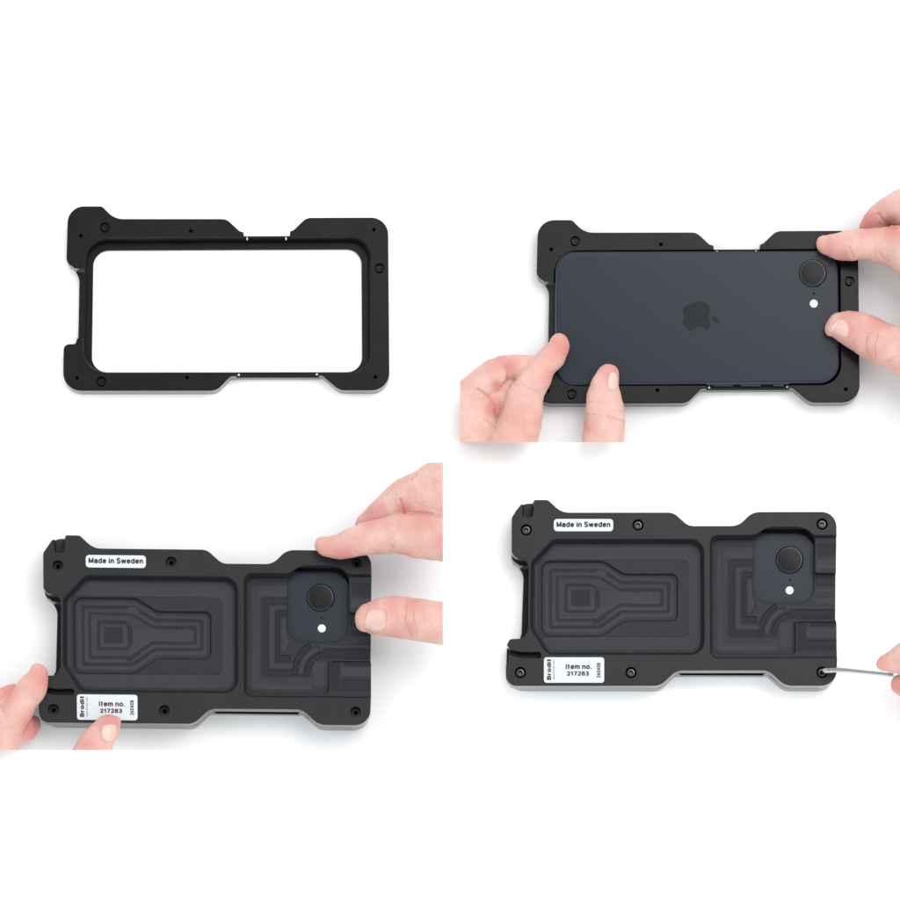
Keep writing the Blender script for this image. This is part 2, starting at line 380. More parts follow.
def build_plate(parent, T, ref, screws):
    """T maps plan of the fourth picture to this one"""
    def g(poly, z): return atp(mp(T, poly), z, ref)
    body = slots(slab(mp(T, PLATE), FR+0.05, PT, 0.8), BODY, lambda p: 1 if abs(p.normal.z) < .3 else 0)
    milled_levels = []
    cuts = []
    def cut(poly, zf, ztop=PT, slope=0., fl=.5, zat=None, seg=8):
        cuts.append(cutter(g(poly, ztop if zat is None else zat), zf, ztop, slope, fl, seg))
    cuts0 = [cutter(mp(T, [(522.3, 490, .3), (534.0, 490, .3), (533.6, 510, 2), (532.3, 517.4, 3.5), (522.6, 517.4, 3.2)]), 20, PT, 1.6, .3, 6)]
    # counterbores
    for p in F4:
        q = T(p)
        cuts.append(cyl(q[0], q[1], [(2.3, 12), (2.3, 26), (4.6, 26.01), (5.3, PT-.4), (5.8, PT), (5.8, PT+6)])); slots(cuts[-1], BODY, lambda p: 3 if screws or abs(p.normal.z) < .5 else 0)
    # big left pocket A, step C, bottle-shaped pocket B
    cut([(553, 539.1, 6), (704, 539.1, 14), (704.4, 654.4, 14), (547.3, 654.4, 8), (530.5, 628, 5), (531.2, 562, 5)], 23.5, PT, 3.2, .7, seg=10); cuts[-1]['pass'] = 2
    cuts.append(cutter(g([(555.8, 545.4, 6), (699.2, 545.4, 10), (699.6, 650.2, 10), (550.5, 650.2, 8), (535.6, 626.5, 6), (536.2, 564, 6)], 23.5), 22.95, 23.5, 1.1, .2, 8)); cuts[-1]['pass'] = 4  # light rim at the pocket's foot put into the brighter colour
    cut([(538, 559, 4), (689, 559.6, 6), (689, 636.8, 6), (538, 637.5, 4)], 22.3, 22.95, 1.0, 0)
    cut([(541.5, 561, 9), (603.5, 561, 5), (624, 573.9, 5), (677.6, 573.9, 6), (677.6, 620.9, 6), (624.5, 620.9, 8), (602.5, 635.9, 5), (541.5, 636.2, 9)], 19.3, 22.3, .8, .6)
    zb = 19.3
    # cutter passes left in the floor of B: shallow, their sheen put into the colour (4 bright, 5 dull)
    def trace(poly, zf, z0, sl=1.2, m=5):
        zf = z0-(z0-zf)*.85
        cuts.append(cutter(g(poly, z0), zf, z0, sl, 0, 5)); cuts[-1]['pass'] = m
    def tB(poly, d, sl=1.2, m=5): trace(poly, zb-d, zb, sl, m)
    BOTTLE = [(541.5, 561, 9), (603.5, 561, 5), (624, 573.9, 5), (677.6, 573.9, 6), (677.6, 620.9, 6), (624.5, 620.9, 8), (602.5, 635.9, 5), (541.5, 636.2, 9)]
    def inner(d, r=3): return [(x, y, r) for x, y, _ in offset(BOTTLE, -d)]
    jr = random.Random(3)
    def jit(poly, k=.45): return [(x+jr.uniform(-k, k), y+jr.uniform(-k, k), r) for x, y, r in poly]
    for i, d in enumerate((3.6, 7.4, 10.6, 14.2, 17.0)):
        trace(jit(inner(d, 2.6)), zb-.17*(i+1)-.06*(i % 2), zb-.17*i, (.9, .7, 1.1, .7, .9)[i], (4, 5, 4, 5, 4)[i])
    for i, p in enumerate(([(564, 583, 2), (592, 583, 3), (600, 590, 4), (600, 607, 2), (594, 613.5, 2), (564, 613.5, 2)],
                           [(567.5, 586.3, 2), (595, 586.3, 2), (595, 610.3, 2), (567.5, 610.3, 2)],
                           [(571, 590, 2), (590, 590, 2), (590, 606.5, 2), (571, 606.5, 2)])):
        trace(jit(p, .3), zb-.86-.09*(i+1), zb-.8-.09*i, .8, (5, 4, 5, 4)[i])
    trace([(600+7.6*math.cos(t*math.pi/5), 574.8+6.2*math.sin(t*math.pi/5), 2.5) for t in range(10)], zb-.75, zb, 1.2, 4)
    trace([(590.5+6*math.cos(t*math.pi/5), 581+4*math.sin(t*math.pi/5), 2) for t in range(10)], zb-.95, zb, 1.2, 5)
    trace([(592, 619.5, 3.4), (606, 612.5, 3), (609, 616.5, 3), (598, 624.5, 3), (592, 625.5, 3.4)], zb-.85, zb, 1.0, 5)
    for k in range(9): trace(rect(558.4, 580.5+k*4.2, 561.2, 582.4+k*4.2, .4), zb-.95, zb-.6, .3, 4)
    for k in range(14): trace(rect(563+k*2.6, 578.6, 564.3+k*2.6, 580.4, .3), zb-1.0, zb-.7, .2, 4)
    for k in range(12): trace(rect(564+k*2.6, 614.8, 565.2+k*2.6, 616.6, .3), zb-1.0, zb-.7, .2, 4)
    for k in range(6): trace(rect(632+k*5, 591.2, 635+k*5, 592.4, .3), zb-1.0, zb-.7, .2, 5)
    # right pocket D with its open end
    cut([(710.3, 535.1, 8), (754.5, 535.1, 6), (767.5, 526.9, 9), (802.5, 526.9, 9), (814.0, 535.3, 3), (848, 535.3, 1), (848, 657.8, 1), (710.4, 658.0, 8)], 27.0, PT, 1.8, .6, seg=8); cuts[-1]['pass'] = 2
    DEEP = [(712.6, 538.5, 7), (814.8, 538.5, .8), (814.8, 573.6, 3), (850, 573.6, .5), (850, 620.3, .5), (795.6, 620.3, 2), (795.6, 654.9, 4), (712.6, 654.9, 7)]
    cuts.append(cutter(g(DEEP, 24), 21.0, 27.0, .5, .3, 7))
    cuts.append(cutter(g([(797.3, 621.8, 1), (850, 621.8, .5), (850, 651.8, .5), (797.3, 651.8, 1)], 25), 25.0, 27.0, .5, 0, 4))
    cuts.append(cutter(g([(754.2, 529.0, 14), (814.4, 529.0, 14), (813.9, 603.4, 16), (753.6, 603.4, 16)], 19), 15.0, 21.0, .2, .5, 10))
    cuts.append(cutter(g([(757, 529.0, 13), (813.6, 529.0, 13), (812.5, 560, 3), (757, 560, 3)], 25), 20.0, 27.5, .2, 0, 10))
    zd = 21.0
    def tD(poly, d, sl=1.2, m=5, base=0.): trace(poly, zd-d, zd-base, sl, m)
    def arcpoly(cu, cv, r0, r1, a0, a1, n=10):
        A = [math.radians(a0+(a1-a0)*k/n) for k in range(n+1)]
        return [(cu+r1*math.cos(t), cv+r1*math.sin(t), .4) for t in A]+[(cu+r0*math.cos(t), cv+r0*math.sin(t), .4) for t in reversed(A)]
    tD([(718, 547, 3), (753, 547, 1), (753, 557.5, 1), (727, 557.5, 3), (727, 638.5, 3), (779, 638.5, 2), (779, 650, 3), (718, 650, 4)], .3, 1.4, 4)
    tD([(728.5, 559.2, 2), (752.9, 559.2, 1), (752.9, 566, 1), (735, 566, 2), (735, 630.5, 2), (776, 630.5, 2), (776, 637.4, 2), (728.5, 637.4, 3)], .55, 1, 5)
    tD([(735.6, 566.8, 2), (752.9, 566.8, 1), (752.9, 571, 1), (741, 571, 2), (741, 624, 2), (762, 624, 2), (762, 629.8, 2), (735.6, 629.8, 3)], .75, 1.2, 4)
    tD([(741.7, 572, 2), (752.8, 572, 1), (752.9, 577, 1), (746, 577, 2), (746, 616, 2), (757, 616, 2), (757, 623, 2), (741.7, 623, 2)], .95, 1, 5)
    tD([(746.8, 578, 2), (752.8, 578, 1), (753.5, 596, 4), (757, 603, 3), (752, 614, 3), (746.8, 614, 2)], 1.1, 1.3, 4)
    tD(arcpoly(793, 634, 30, 35.5, 176, 240), 1.15, .9, 5)
    tD(arcpoly(793, 634, 23, 29, 178, 252), 1.05, 1.0, 4)
    tD(arcpoly(793, 634, 16.5, 22, 182, 262), 1.15, .9, 5)
    tD([(779.5, 621, 1.5), (793.2, 621, 1.5), (793.2, 648, 1.5), (779.5, 648, 1.5)], .6, 1.2, 4)
    tD([(785, 605.5, .6), (850, 605.5, .6), (850, 608.6, .6), (785, 608.6, .6)], .5, .6, 4)
    tD([(789, 609.4, 3), (850, 609.4, .6), (850, 619, .6), (789, 619, 3)], .7, .8, 5)
    tD([(816, 575.5, .6), (850, 575.5, .6), (850, 586, .6), (816, 586, .6)], .45, .8, 5)
    tD([(816, 588, .6), (850, 588, .6), (850, 592, .6), (816, 592, .6)], .4, .8, 4)
    tD([(816, 597, .6), (850, 597, .6), (850, 604, .6), (816, 604, .6)], .35, .8, 4)
    for k in range(7): tD(rect(818+k*2.4, 577.0, 819.3+k*2.4, 584, .3), .75, .3, 4, .45)
    for k in range(6): tD(rect(730+k*3.7, 560.5, 731.4+k*3.7, 564.5, .4), .9, .3, 4, .55)
    for k in range(6): tD(rect(742.6+k*1.9, 617, 743.4+k*1.9, 621.5, .3), 1.2, .2, 4, .95)
    zr = 25.0
    trace([(799, 622.5, .4), (806, 622.5, 2), (806, 650, 2), (799, 650, .4)], zr-.4, zr, .8, 5)
    trace([(811, 622.2, .4), (850, 622.2, .4), (850, 626, .4), (811, 626, .4)], zr-.5, zr, .6, 5)
    trace([(807, 627, .6), (850, 627, .6), (850, 637, .6), (807, 637, .6)], zr-.35, zr, .9, 4)
    trace([(807, 639.5, .6), (850, 639.5, .6), (850, 650.5, .6), (807, 650.5, .6)], zr-.5, zr, 1.2, 5)
    trace([(817, 543.5, .5), (850, 543.5, .5), (850, 556, .5), (817, 556, .5)], 26.7, 27.0, 1.2, 5)
    trace([(817, 557.6, .5), (850, 557.6, .5), (850, 568.5, .5), (817, 568.5, .5)], 26.6, 27.0, 1.2, 4)
    # curved slot at the lower left lug
    cuts.append(cutter(mp(T, [(503, 645.5, .3), (508.5, 648.2, .5), (514, 650.6, 5), (523, 652.2, 6), (541.3, 651.6, 3.2), (541.5, 658.2, 3.2), (524, 658.2, 6), (514, 656.4, 5), (503, 652, .5)]), 22, PT, .9, .3, 6))
    cuts += cuts0
    cuts0[0]['pass'] = 4
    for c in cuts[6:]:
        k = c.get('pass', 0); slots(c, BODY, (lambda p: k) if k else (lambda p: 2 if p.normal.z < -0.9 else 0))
    me = boolean(body, cuts)
    o = link('cover_plate', me, [M['plate'], M['milled']], parent, ref=ref)
    if screws:
        for p in F4:
            q = T(p)
            head = cyl(q[0], q[1], [(2.2, 20), (2.2, 26.3), (3.9, 26.3), (4.0, 29.4), (3.7, 30.2), (3.2, 30.4)], 12, 4)
            hexa = [(q[0]+2.3*math.cos(math.radians(60*k+12)), q[1]+2.3*math.sin(math.radians(60*k+12)), .15) for k in range(6)]
            head = boolean(head, [loft([(offset(hexa, -.5), 27.3), (hexa, 29.9), (offset(hexa, .3), 30.3), (offset(hexa, .3), 33)], 2)])
            link('screw', head, M['screw'], parent, ref=ref, smooth=35)
    # stickers
    a = link('sticker', slab(mp(T, rect(553.8, 519.0, 613.2, 531.3, 3.4)), PT+.02, PT+.22, .1, 6), M['sticker'], o, ref=ref)
    b = link('sticker', slab(mp(T, rect(543.9, 657.3, 604.2, 682.8, 2.8)), PT+.02, PT+.22, .1, 6), M['sticker'], o, ref=ref)
    a['label'] = 'white sticker reading Made in Sweden'; b['label'] = 'white sticker with item number'
    def ins(par, s, box, rot=0, m='ink', bold=.0, name='lettering'):
        me = text_mesh(s, box, rot, bold, PT+.26, T); link(name, me, M[m], par, ref=ref)
    ins(a, 'Made in Sweden', (556.4, 521.6, 610.4, 527.4), 0, 'ink', .15)
    ins(b, 'Item no.', (565.7, 664.2, 591.6, 669.3), 0, 'ink', .14)
    ins(b, '217283', (566.8, 671.3, 589, 675.8), 0, 'ink', .14)
    ins(b, 'Brodit', (546.7, 659.2, 551.2, 680.0), 90, 'ink', .16)
    ins(b, 'www.brodit.com', (552.7, 660, 554.7, 679.6), 90, 'ink_grey', .08)
    ins(b, '260408', (596.6, 662.8, 600.6, 677.8), 90, 'ink', .13)
    return o
def arc(cx, cy, rx, ry, a0, a1, n=10):
    return [(cx+rx*math.cos(math.radians(a0+(a1-a0)*k/n)), cy+ry*math.sin(math.radians(a0+(a1-a0)*k/n))) for k in range(n+1)]
def bowl(cx=.28, w=.28): return arc(cx, .36, w, .36, 0, 360, 18)
GLYPH = {
 'M': (.84, [[(0, 0), (0, 1)], [(0, 1), (.42, .08)], [(.42, .08), (.84, 1)], [(.84, 1), (.84, 0)]]),
 'I': (.02, [[(0, 0), (0, 1)]]), 'i': (.02, [[(0, 0), (0, .72)], [(0, .93), (0, 1.02)]]),
 'l': (.02, [[(0, 0), (0, 1)]]), '.': (.02, [[(0, -.03), (0, .07)]]),
 'a': (.52, [arc(.26, .5, .25, .22, 165, 0, 8)+[(.51, 0)], arc(.24, .2, .24, .2, 0, 360, 14), [(.51, .36), (.3, .4)]]),
 'd': (.56, [bowl(), [(.56, 0), (.56, 1)]]), 'b': (.56, [bowl(), [(0, 0), (0, 1)]]), 'o': (.58, [arc(.29, .36, .29, .36, 0, 360, 18)]),
 'e': (.56, [[(.02, .38), (.56, .38)]+arc(.28, .36, .28, .36, 5, 325, 16)]), 'c': (.54, [arc(.29, .36, .29, .36, 40, 320, 14)]),
 'n': (.5, [[(0, 0), (0, .72)], [(0, .4)]+arc(.25, .46, .25, .26, 180, 0, 8)+[(.5, 0)]]),
 'm': (.86, [[(0, 0), (0, .72)], [(0, .4)]+arc(.215, .48, .215, .24, 180, 0, 8)+[(.43, 0)], [(.43, .4)]+arc(.645, .48, .215, .24, 180, 0, 8)+[(.86, 0)]]),
 'r': (.3, [[(0, 0), (0, .72)], [(0, .4)]+arc(.3, .42, .3, .3, 180, 90, 5)]),
 't': (.3, [[(.12, .98), (.12, .14)]+arc(.24, .12, .12, .12, 180, 280, 4), [(0, .7), (.3, .7)]]),
 'w': (.84, [[(0, .72), (.2, 0)], [(.2, 0), (.42, .7)], [(.42, .7), (.64, 0)], [(.64, 0), (.84, .72)]]),
 'S': (.62, [arc(.31, .75, .29, .26, 20, 262, 12)+arc(.31, .26, .31, .27, 88, -160, 12)]),
 'B': (.6, [[(0, 0), (0, 1), (.3, 1)]+arc(.3, .77, .26, .23, 90, -90, 8)+[(0, .54)], [(.3, .54)]+arc(.32, .27, .28, .27, 90, -90, 8)+[(0, 0)]]),
 '0': (.54, [arc(.27, .5, .27, .5, 0, 360, 18)]), '1': (.3, [[(0, .76), (.24, .98), (.24, 0)]]),
 '2': (.54, [arc(.27, .7, .26, .3, 170, -35, 9)+[(.02, 0), (.54, 0)]]), '7': (.54, [[(0, 1), (.54, 1), (.2, 0)]]),
 '3': (.54, [arc(.26, .76, .24, .24, 160, -80, 9), arc(.26, .27, .28, .27, 95, -165, 10)]),
 '4': (.58, [[(.44, 0), (.44, 1), (0, .28), (.58, .28)]]),
 '6': (.54, [arc(.27, .3, .27, .3, 0, 360, 14), arc(.4, .3, .4, .7, 180, 95, 8)]),
 '8': (.54, [arc(.27, .76, .23, .24, 0, 360, 14), arc(.27, .27, .27, .27, 0, 360, 14)])}
def text_mesh(s, box, rot, bold, z, T):
    vs = []; fs = []; x = 0; zz = 0; wd = bold
    for ch in s:
        if ch == ' ': x += .42; continue
        wch, strokes = GLYPH[ch]
        for st in strokes:
            for (x0, y0), (x1, y1) in zip(st[:-1], st[1:]):
                L = math.hypot(x1-x0, y1-y0)
                if L < 1e-6: continue
                dx, dy = (x1-x0)/L, (y1-y0)/L; e = wd*.35 if L < .12 else wd*.5
                k = len(vs); zz = (zz+1) % 7
                for (a_, b_) in ((x0-dx*e, y0-dy*e), (x1+dx*e, y1+dy*e)):
                    for sg in (1, -1): vs.append((x+a_-dy*wd*sg, b_+dx*wd*sg, zz*.004))
                fs.append((k, k+1, k+3, k+2))
        x += wch+.2+wd*1.2
    me = bpy.data.meshes.new('t'); me.from_pydata(vs, [], fs)
    if rot: me.transform(Matrix.Rotation(math.radians(rot), 4, 'Z'))
    xs = [v.co.x for v in me.vertices]; ys = [v.co.y for v in me.vertices]; x0, x1, y0, y1 = min(xs), max(xs), min(ys), max(ys)
    for v in me.vertices:
        u = box[0]+(v.co.x-x0)/(x1-x0)*(box[2]-box[0]); vv = box[3]-(v.co.y-y0)/(y1-y0)*(box[3]-box[1])
        q = T((u, vv)); v.co = (q[0], -q[1], z+v.co.z)
    bm = bmesh.new(); bm.from_mesh(me); bmesh.ops.recalc_face_normals(bm, faces=bm.faces)
    for f_ in bm.faces:
        if f_.normal.z < 0: f_.normal_flip()
    bm.to_mesh(me); bm.free(); return me

# ------------------------------------------------------------------ hands
def tube(sections, n=28, sub=5, cap0=True, cap1=False, flat=0.9, tip=None):
    """sections: ((uL,vL),(uR,vR),zc[,rz]) silhouettes of a finger, tip first"""
    C = []
    for s in sections:
        L, R, z = s[:3]
        l = Vector(ground(*L, z)); r = Vector(ground(*R, z))
        hw = (r-l).length/2; rz = s[3] if len(s) > 3 else hw*flat
        c = (l+r)/2; a = (r-l)/2
        C.append(np.array([c.x, c.y, z, a.x, a.y, rz]))
    P = [2*C[0]-C[1]]+C+[2*C[-1]-C[-2]]
    out = []
    for i in range(1, len(P)-2):
        p0, p1, p2, p3 = P[i-1:i+3]
        for k in range(sub):
            t = k/sub
            out.append(0.5*((2*p1)+(-p0+p2)*t+(2*p0-5*p1+4*p2-p3)*t*t+(-p0+3*p1-3*p2+p3)*t**3))
    out.append(P[-2])
    tip_uv = tip
    def cap(c, nxt, tp=None):
        hw = math.hypot(c[3], c[4]); d = c[:3]-nxt[:3]; d[2] *= 0.5; d = d/np.linalg.norm(d)
        if tp is not None:
            g = ground(tp[0], tp[1], c[2]); d = np.array([g[0]-c[0], g[1]-c[1], -hw*0.12])/(hw*0.72)
        R = []
        for k in range(1, 8):
            th = k/8*math.pi/2; q = c.copy(); q[:3] += d*hw*0.72*math.sin(th); q[3:] *= math.cos(th); R.append(q)
        return R, c[:3]+d*hw*0.72
    vs = []; rings = out; tip = None; end = None
    if cap0: R, tip = cap(out[0], out[2], tip_uv); rings = R[::-1]+rings
    if cap1: R, end = cap(out[-1], out[-3]); rings = rings+R
    for q in rings:
        for j in range(n):
            th = 2*math.pi*j/n; ct, st = math.cos(th), math.sin(th)
            vs.append((q[0]+q[3]*ct, -(q[1]+q[4]*ct), q[2]+q[5]*st))
    fs = []
    m = len(rings)
    for k in range(m-1):
        for j in range(n):
            jj = (j+1) % n; fs.append((k*n+j, k*n+jj, (k+1)*n+jj, (k+1)*n+j))
    if tip is not None: vs.append((tip[0], -tip[1], tip[2])); a = len(vs)-1; fs += [(a, (j+1) % n, j) for j in range(n)]
    else: fs.append(tuple(range(n-1, -1, -1)))
    if end is not None: vs.append((end[0], -end[1], end[2])); a = len(vs)-1; fs += [((m-1)*n+j, (m-1)*n+(j+1) % n, a) for j in range(n)]
    else: fs.append(tuple((m-1)*n+j for j in range(n)))
    me = bpy.data.meshes.new('t'); me.from_pydata(vs, [], fs)
    bm = bmesh.new(); bm.from_mesh(me); bmesh.ops.recalc_face_normals(bm, faces=bm.faces); bm.to_mesh(me); bm.free()
    return me

def build_hand(label, tubes, creases, blush_shade, nails, crops, vox=0.7, smooth=14, cat='hand', uvc=None, folds=()):
    me = join(tubes)
    o = bpy.data.objects.new('tmp', me); col.objects.link(o)
    r = o.modifiers.new('r', 'REMESH'); r.mode = 'VOXEL'; r.voxel_size = vox
    s = o.modifiers.new('s', 'SMOOTH'); s.factor = 0.5; s.iterations = smooth
    dg = bpy.context.evaluated_depsgraph_get(); dg.update()
    me = bpy.data.meshes.new_from_object(o.evaluated_get(dg)); bpy.data.objects.remove(o)
    n = len(me.vertices)
    co = np.empty(n*3); me.vertices.foreach_get('co', co); co = co.reshape(-1, 3)
    no = np.empty(n*3); me.vertices.foreach_get('normal', no); no = no.reshape(-1, 3)
    # apparent plan position of every vertex (as seen), for laying creases
    f = H/(H-co[:, 2]); U = CX+(co[:, 0]-CX)*f; V = CY+(-co[:, 1]-CY)*f
    rng = random.Random(5)
    disp = np.zeros(n)
    def dist(poly):
        d = np.full(n, 1e9)
        for (x0, y0), (x1, y1) in zip(poly[:-1], poly[1:]):
            dx, dy = x1-x0, y1-y0; L2 = dx*dx+dy*dy+1e-9
            t = np.clip(((U-x0)*dx+(V-y0)*dy)/L2, 0, 1)
            d = np.minimum(d, np.hypot(U-(x0+t*dx), V-(y0+t*dy)))
        return d
    up = np.clip((no[:, 2]+0.15)*2.5, 0, 1)
    for c in creases:
        poly, depth, wd = c; depth *= 0.85
        d = dist(poly)
        disp -= depth*np.exp(-(d/wd)**2)*up
        disp += depth*0.32*np.exp(-((d-wd*2.1)/(wd*1.2))**2)*up
    for poly, depth, wd in creases:
        if depth < .4: continue
        (x0, y0), (x1, y1) = poly[0], poly[-1]; L = math.hypot(x1-x0, y1-y0)+1e-6; nx, ny = -(y1-y0)/L, (x1-x0)/L
        for k in (-2.6, -1.3, 1.4, 2.7):
            j = [(x+nx*k+rng.uniform(-.5, .5), y+ny*k+rng.uniform(-.5, .5)) for x, y in poly]
            disp -= min(.28, depth*.25)*np.exp(-(dist(j)/.65)**2)*up
    for (u, v, r, h) in folds:
        d = np.hypot(U-u, V-v); disp += h*np.exp(-(d/r)**2)*up
    # slow irregularity of flesh
    disp += 0.28*np.sin(U*0.31+V*0.17+1.3)*np.sin(V*0.27-U*0.11) + 0.12*np.sin(U*0.83+0.6*V)*np.sin(0.71*V-0.4*U+co[:, 2]*.5)
    co += no*disp[:, None]
    bl = np.zeros(n)
    for (u, v, r, k) in blush_shade:
        bl = np.maximum(bl, min(1, k*1.6)*np.exp(-((U-u)**2+(V-v)**2)/(r*r)))
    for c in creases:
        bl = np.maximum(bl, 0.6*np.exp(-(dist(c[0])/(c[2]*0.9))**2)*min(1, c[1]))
    me.vertices.foreach_set('co', co.ravel())
    at_ = me.attributes.new('blush_shade', 'FLOAT', 'POINT'); at_.data.foreach_set('value', np.clip(bl, 0, 1))
    me.update()
    bvh_bm = bmesh.new(); bvh_bm.from_mesh(me); bvh = BVHTree.FromBMesh(bvh_bm)
    # nails: plates lying in the flesh
    nail_meshes = []
    camp = Vector((CX, -CY, H))
    for quad, zg in nails:
        # quad: base-left, tip-left, tip-right, base-right in apparent plan; rounded outline by superellipse mapping
        bl_, tl, tr, br = [Vector(q) for q in quad]
        N = 16; vs = []; ok = True
        for i in range(N+1):
            for j in range(N+1):
                x = -1+2*i/N; y = -1+2*j/N
                X = x*math.sqrt(1-y*y/2.4); Y = y*math.sqrt(1-x*x/2.4); X *= 1.12; Y *= 1.12
                a = (X+1)/2; b = (Y+1)/2
                p = (bl_*(1-b)+tl*b)*(1-a)+(br*(1-b)+tr*b)*a
                g = ground(p.x, p.y, 0); d = (Vector((g[0], -g[1], 0))-camp).normalized()
                hit = bvh.ray_cast(camp, d)
                if hit[0] is None: vs.append(None); continue
                e = max(abs(x), abs(y)); lift = 0.35 if e < 0.99 else -0.25
                vs.append(hit[0]+hit[1]*lift)
        fs = []
        idx = {}; vv = []
        for k, v in enumerate(vs):
            if v is not None: idx[k] = len(vv); vv.append(tuple(v))
        mi = []
        for i in range(N):
            for j in range(N):
                q = [i*(N+1)+j, (i+1)*(N+1)+j, (i+1)*(N+1)+j+1, i*(N+1)+j+1]
                if all(k in idx for k in q):
                    fs.append([idx[k] for k in q]); mi.append(1 if j >= N-2 else 0)
        nm = bpy.data.meshes.new('n'); nm.from_pydata(vv, [], fs)
        nm.materials.append(M['nail']); nm.materials.append(M['nail_tip'])
        nm.polygons.foreach_set('material_index', mi)
        bm = bmesh.new(); bm.from_mesh(nm); bmesh.ops.recalc_face_normals(bm, faces=bm.faces)
        if bm.faces and sum(f.normal.z for f in bm.faces) < 0: bmesh.ops.reverse_faces(bm, faces=bm.faces)
        for _ in range(2): bmesh.ops.smooth_vert(bm, verts=[v for v in bm.verts if not v.is_boundary], factor=.5, use_axis_x=True, use_axis_y=True, use_axis_z=True)
        bm.to_mesh(nm); bm.free()
        nail_meshes.append(nm)
    bvh_bm.free()
    # the picture shows the hand only up to the sheet's edge: it ends there
    for (pa, pb, keep) in crops:
        bm = bmesh.new(); bm.from_mesh(me)
        A = Vector((*ground(*pa, 0), 0)); A.y = -A.y; B = Vector((*ground(*pb, 0), 0)); B.y = -B.y
        nrm = (B-A).cross(camp-A).normalized()
        K = Vector((*ground(*keep, 0), 0)); K.y = -K.y
        if (K-A).dot(nrm) < 0: nrm = -nrm
        g = bmesh.ops.bisect_plane(bm, geom=bm.verts[:]+bm.edges[:]+bm.faces[:], plane_co=A, plane_no=nrm, clear_inner=True)
        ed = [e for e in bm.edges if e.is_boundary]
        if ed: bmesh.ops.holes_fill(bm, edges=ed, sides=0)
        bm.to_mesh(me); bm.free()
    c = uvc
    t = bpy.data.objects.new('hand', me); col.objects.link(t)
    for m_ in (me,): place(m_, 0)
    x = (c[0]-450)*S; y = (450-c[1])*S
    me.transform(Matrix.Translation((-x, -y, 0))); t.location = (x, y, 0)
    me.materials.clear(); me.materials.append(M['skin']); me.polygons.foreach_set('use_smooth', [True]*len(me.polygons))
    t['label'] = label; t['category'] = cat
    for nm in nail_meshes:
        link('fingernail', nm, None, t, smooth=180, ref=0)
    return t

# ------------------------------------------------------------------ picture 1: the empty frame
t1 = thing('phone_cradle', 'empty black plastic phone frame with white showing through its opening', 'phone cradle', (227, 298), FR, 'black open phone cradles')
build_frame(t1, ident, FR)

# ------------------------------------------------------------------ picture 2: phone laid in the frame
t2 = thing('phone_cradle', 'black frame around the phone whose whole blue back is bare', 'phone cradle', (697, 312), FR, 'black open phone cradles')
build_frame(t2, T12, FR)
build_phone('dark blue phone with its whole back and apple emblem showing, held by two hands', ident, FR, 2.3, (812.8, 272.9), (813.9, 293.4), (813.8, 303.6))

# ------------------------------------------------------------------ picture 3: cover plate set on, held by hands
t3 = thing('phone_cradle', 'black lower frame under the loose cover plate without screws', 'phone cradle', (208, 636), PT, 'black open phone cradles')
build_frame(t3, T13, PT)
T21 = None
M12 = affine([T12(p)[:2] for p in FRAME], [p[:2] for p in FRAME])
build_phone('dark blue phone seen through the camera opening of the plate without screws',
            lambda p: at(T13(M12(p)), PT, 16)+tuple(p[2:]) if False else T13(M12(p)), PT, 2.3, (320.6, 597.3), (321.7, 617.6), (321.8, 628.4), False, False)
p3 = thing('cover_plate', 'black machined cover plate with empty screw holes, steadied by two hands', 'cover plate', (208, 636), PT)
build_plate(p3, T43, PT, False)

# ------------------------------------------------------------------ picture 4: the plate screwed down
t4 = thing('phone_holder', 'assembled black phone holder fastened with six steel screws, hex key in its corner', 'phone holder', (672, 598), PT)
build_frame(t4, T14, PT)
build_plate(t4, ident, PT, True)
build_phone('dark blue phone inside the screwed holder, seen through its camera opening', lambda p: T14(M12(p)), PT, 2.3, (789.6, 559.6), (789.9, 580.0), (789.6, 590.4), False, False)

# hex key: short arm down into the corner screw, long arm to the fingers
def key_tube(path, radii, n=6, m='chrome'):
    vs = []; fs = []
    P = [Vector(p) for p in path]
    for i, p in enumerate(P):
        d = (P[min(i+1, len(P)-1)]-P[max(i-1, 0)]).normalized()
        s = d.cross(Vector((0, 1, 0.2))).normalized() if abs(d.z) > .3 else d.cross(Vector((0, 0, 1))).normalized()
        s = d.cross(Vector((0, 1, 0)) if abs(d.y) < .9 else Vector((1, 0, 0))).normalized(); q = d.cross(s).normalized()
        for k in range(n):
            th = 2*math.pi*(k+.5)/n; vs.append(tuple(p+(s*math.cos(th)+q*math.sin(th))*radii[i]))
    for i in range(len(P)-1):
        for k in range(n): kk = (k+1) % n; fs.append((i*n+k, i*n+kk, (i+1)*n+kk, (i+1)*n+k))
    fs.append(tuple(range(n))); fs.append(tuple((len(P)-1)*n+k for k in range(n)))
    me = bpy.data.meshes.new('k'); me.from_pydata(vs, [], fs)
    bm = bmesh.new(); bm.from_mesh(me); bmesh.ops.recalc_face_normals(bm, faces=bm.faces); bm.to_mesh(me); bm.free(); return me
def up(u, v, z): g = ground(u, v, z); return (g[0], -g[1], z)
s0 = at((822.1, 672.2), PT, 0)
hk = bpy.data.objects.new('hex_key', None); col.objects.link(hk); hk.location = ((s0[0]-450)*S, (450-s0[1])*S, 28*S)
hk['label'] = 'polished steel hex key held in the corner screw by two fingers'; hk['category'] = 'hex key'
sx, sy = s0[0], -s0[1]
b_end = up(832, 671.0, 42)
path = [(sx, sy, 28.2), (sx, sy, 33), (sx+.3, sy+.1, 36.5), (sx+1.6, sy+.3, 39.3), (sx+4, sy+.5, 41), up(833, 669.7, 41.8), up(840, 669.9, 42.5), up(850, 670.6, 43.5), up(870, 672.6, 45.5), up(888, 674.4, 47.5)]
link('key_shaft', key_tube(path, [1.7, 1.8, 2.1, 2.5, 2.8, 2.8, 2.5, 2.2, 2.1, 2.1]), M['chrome'], hk, ref=0, smooth=25)
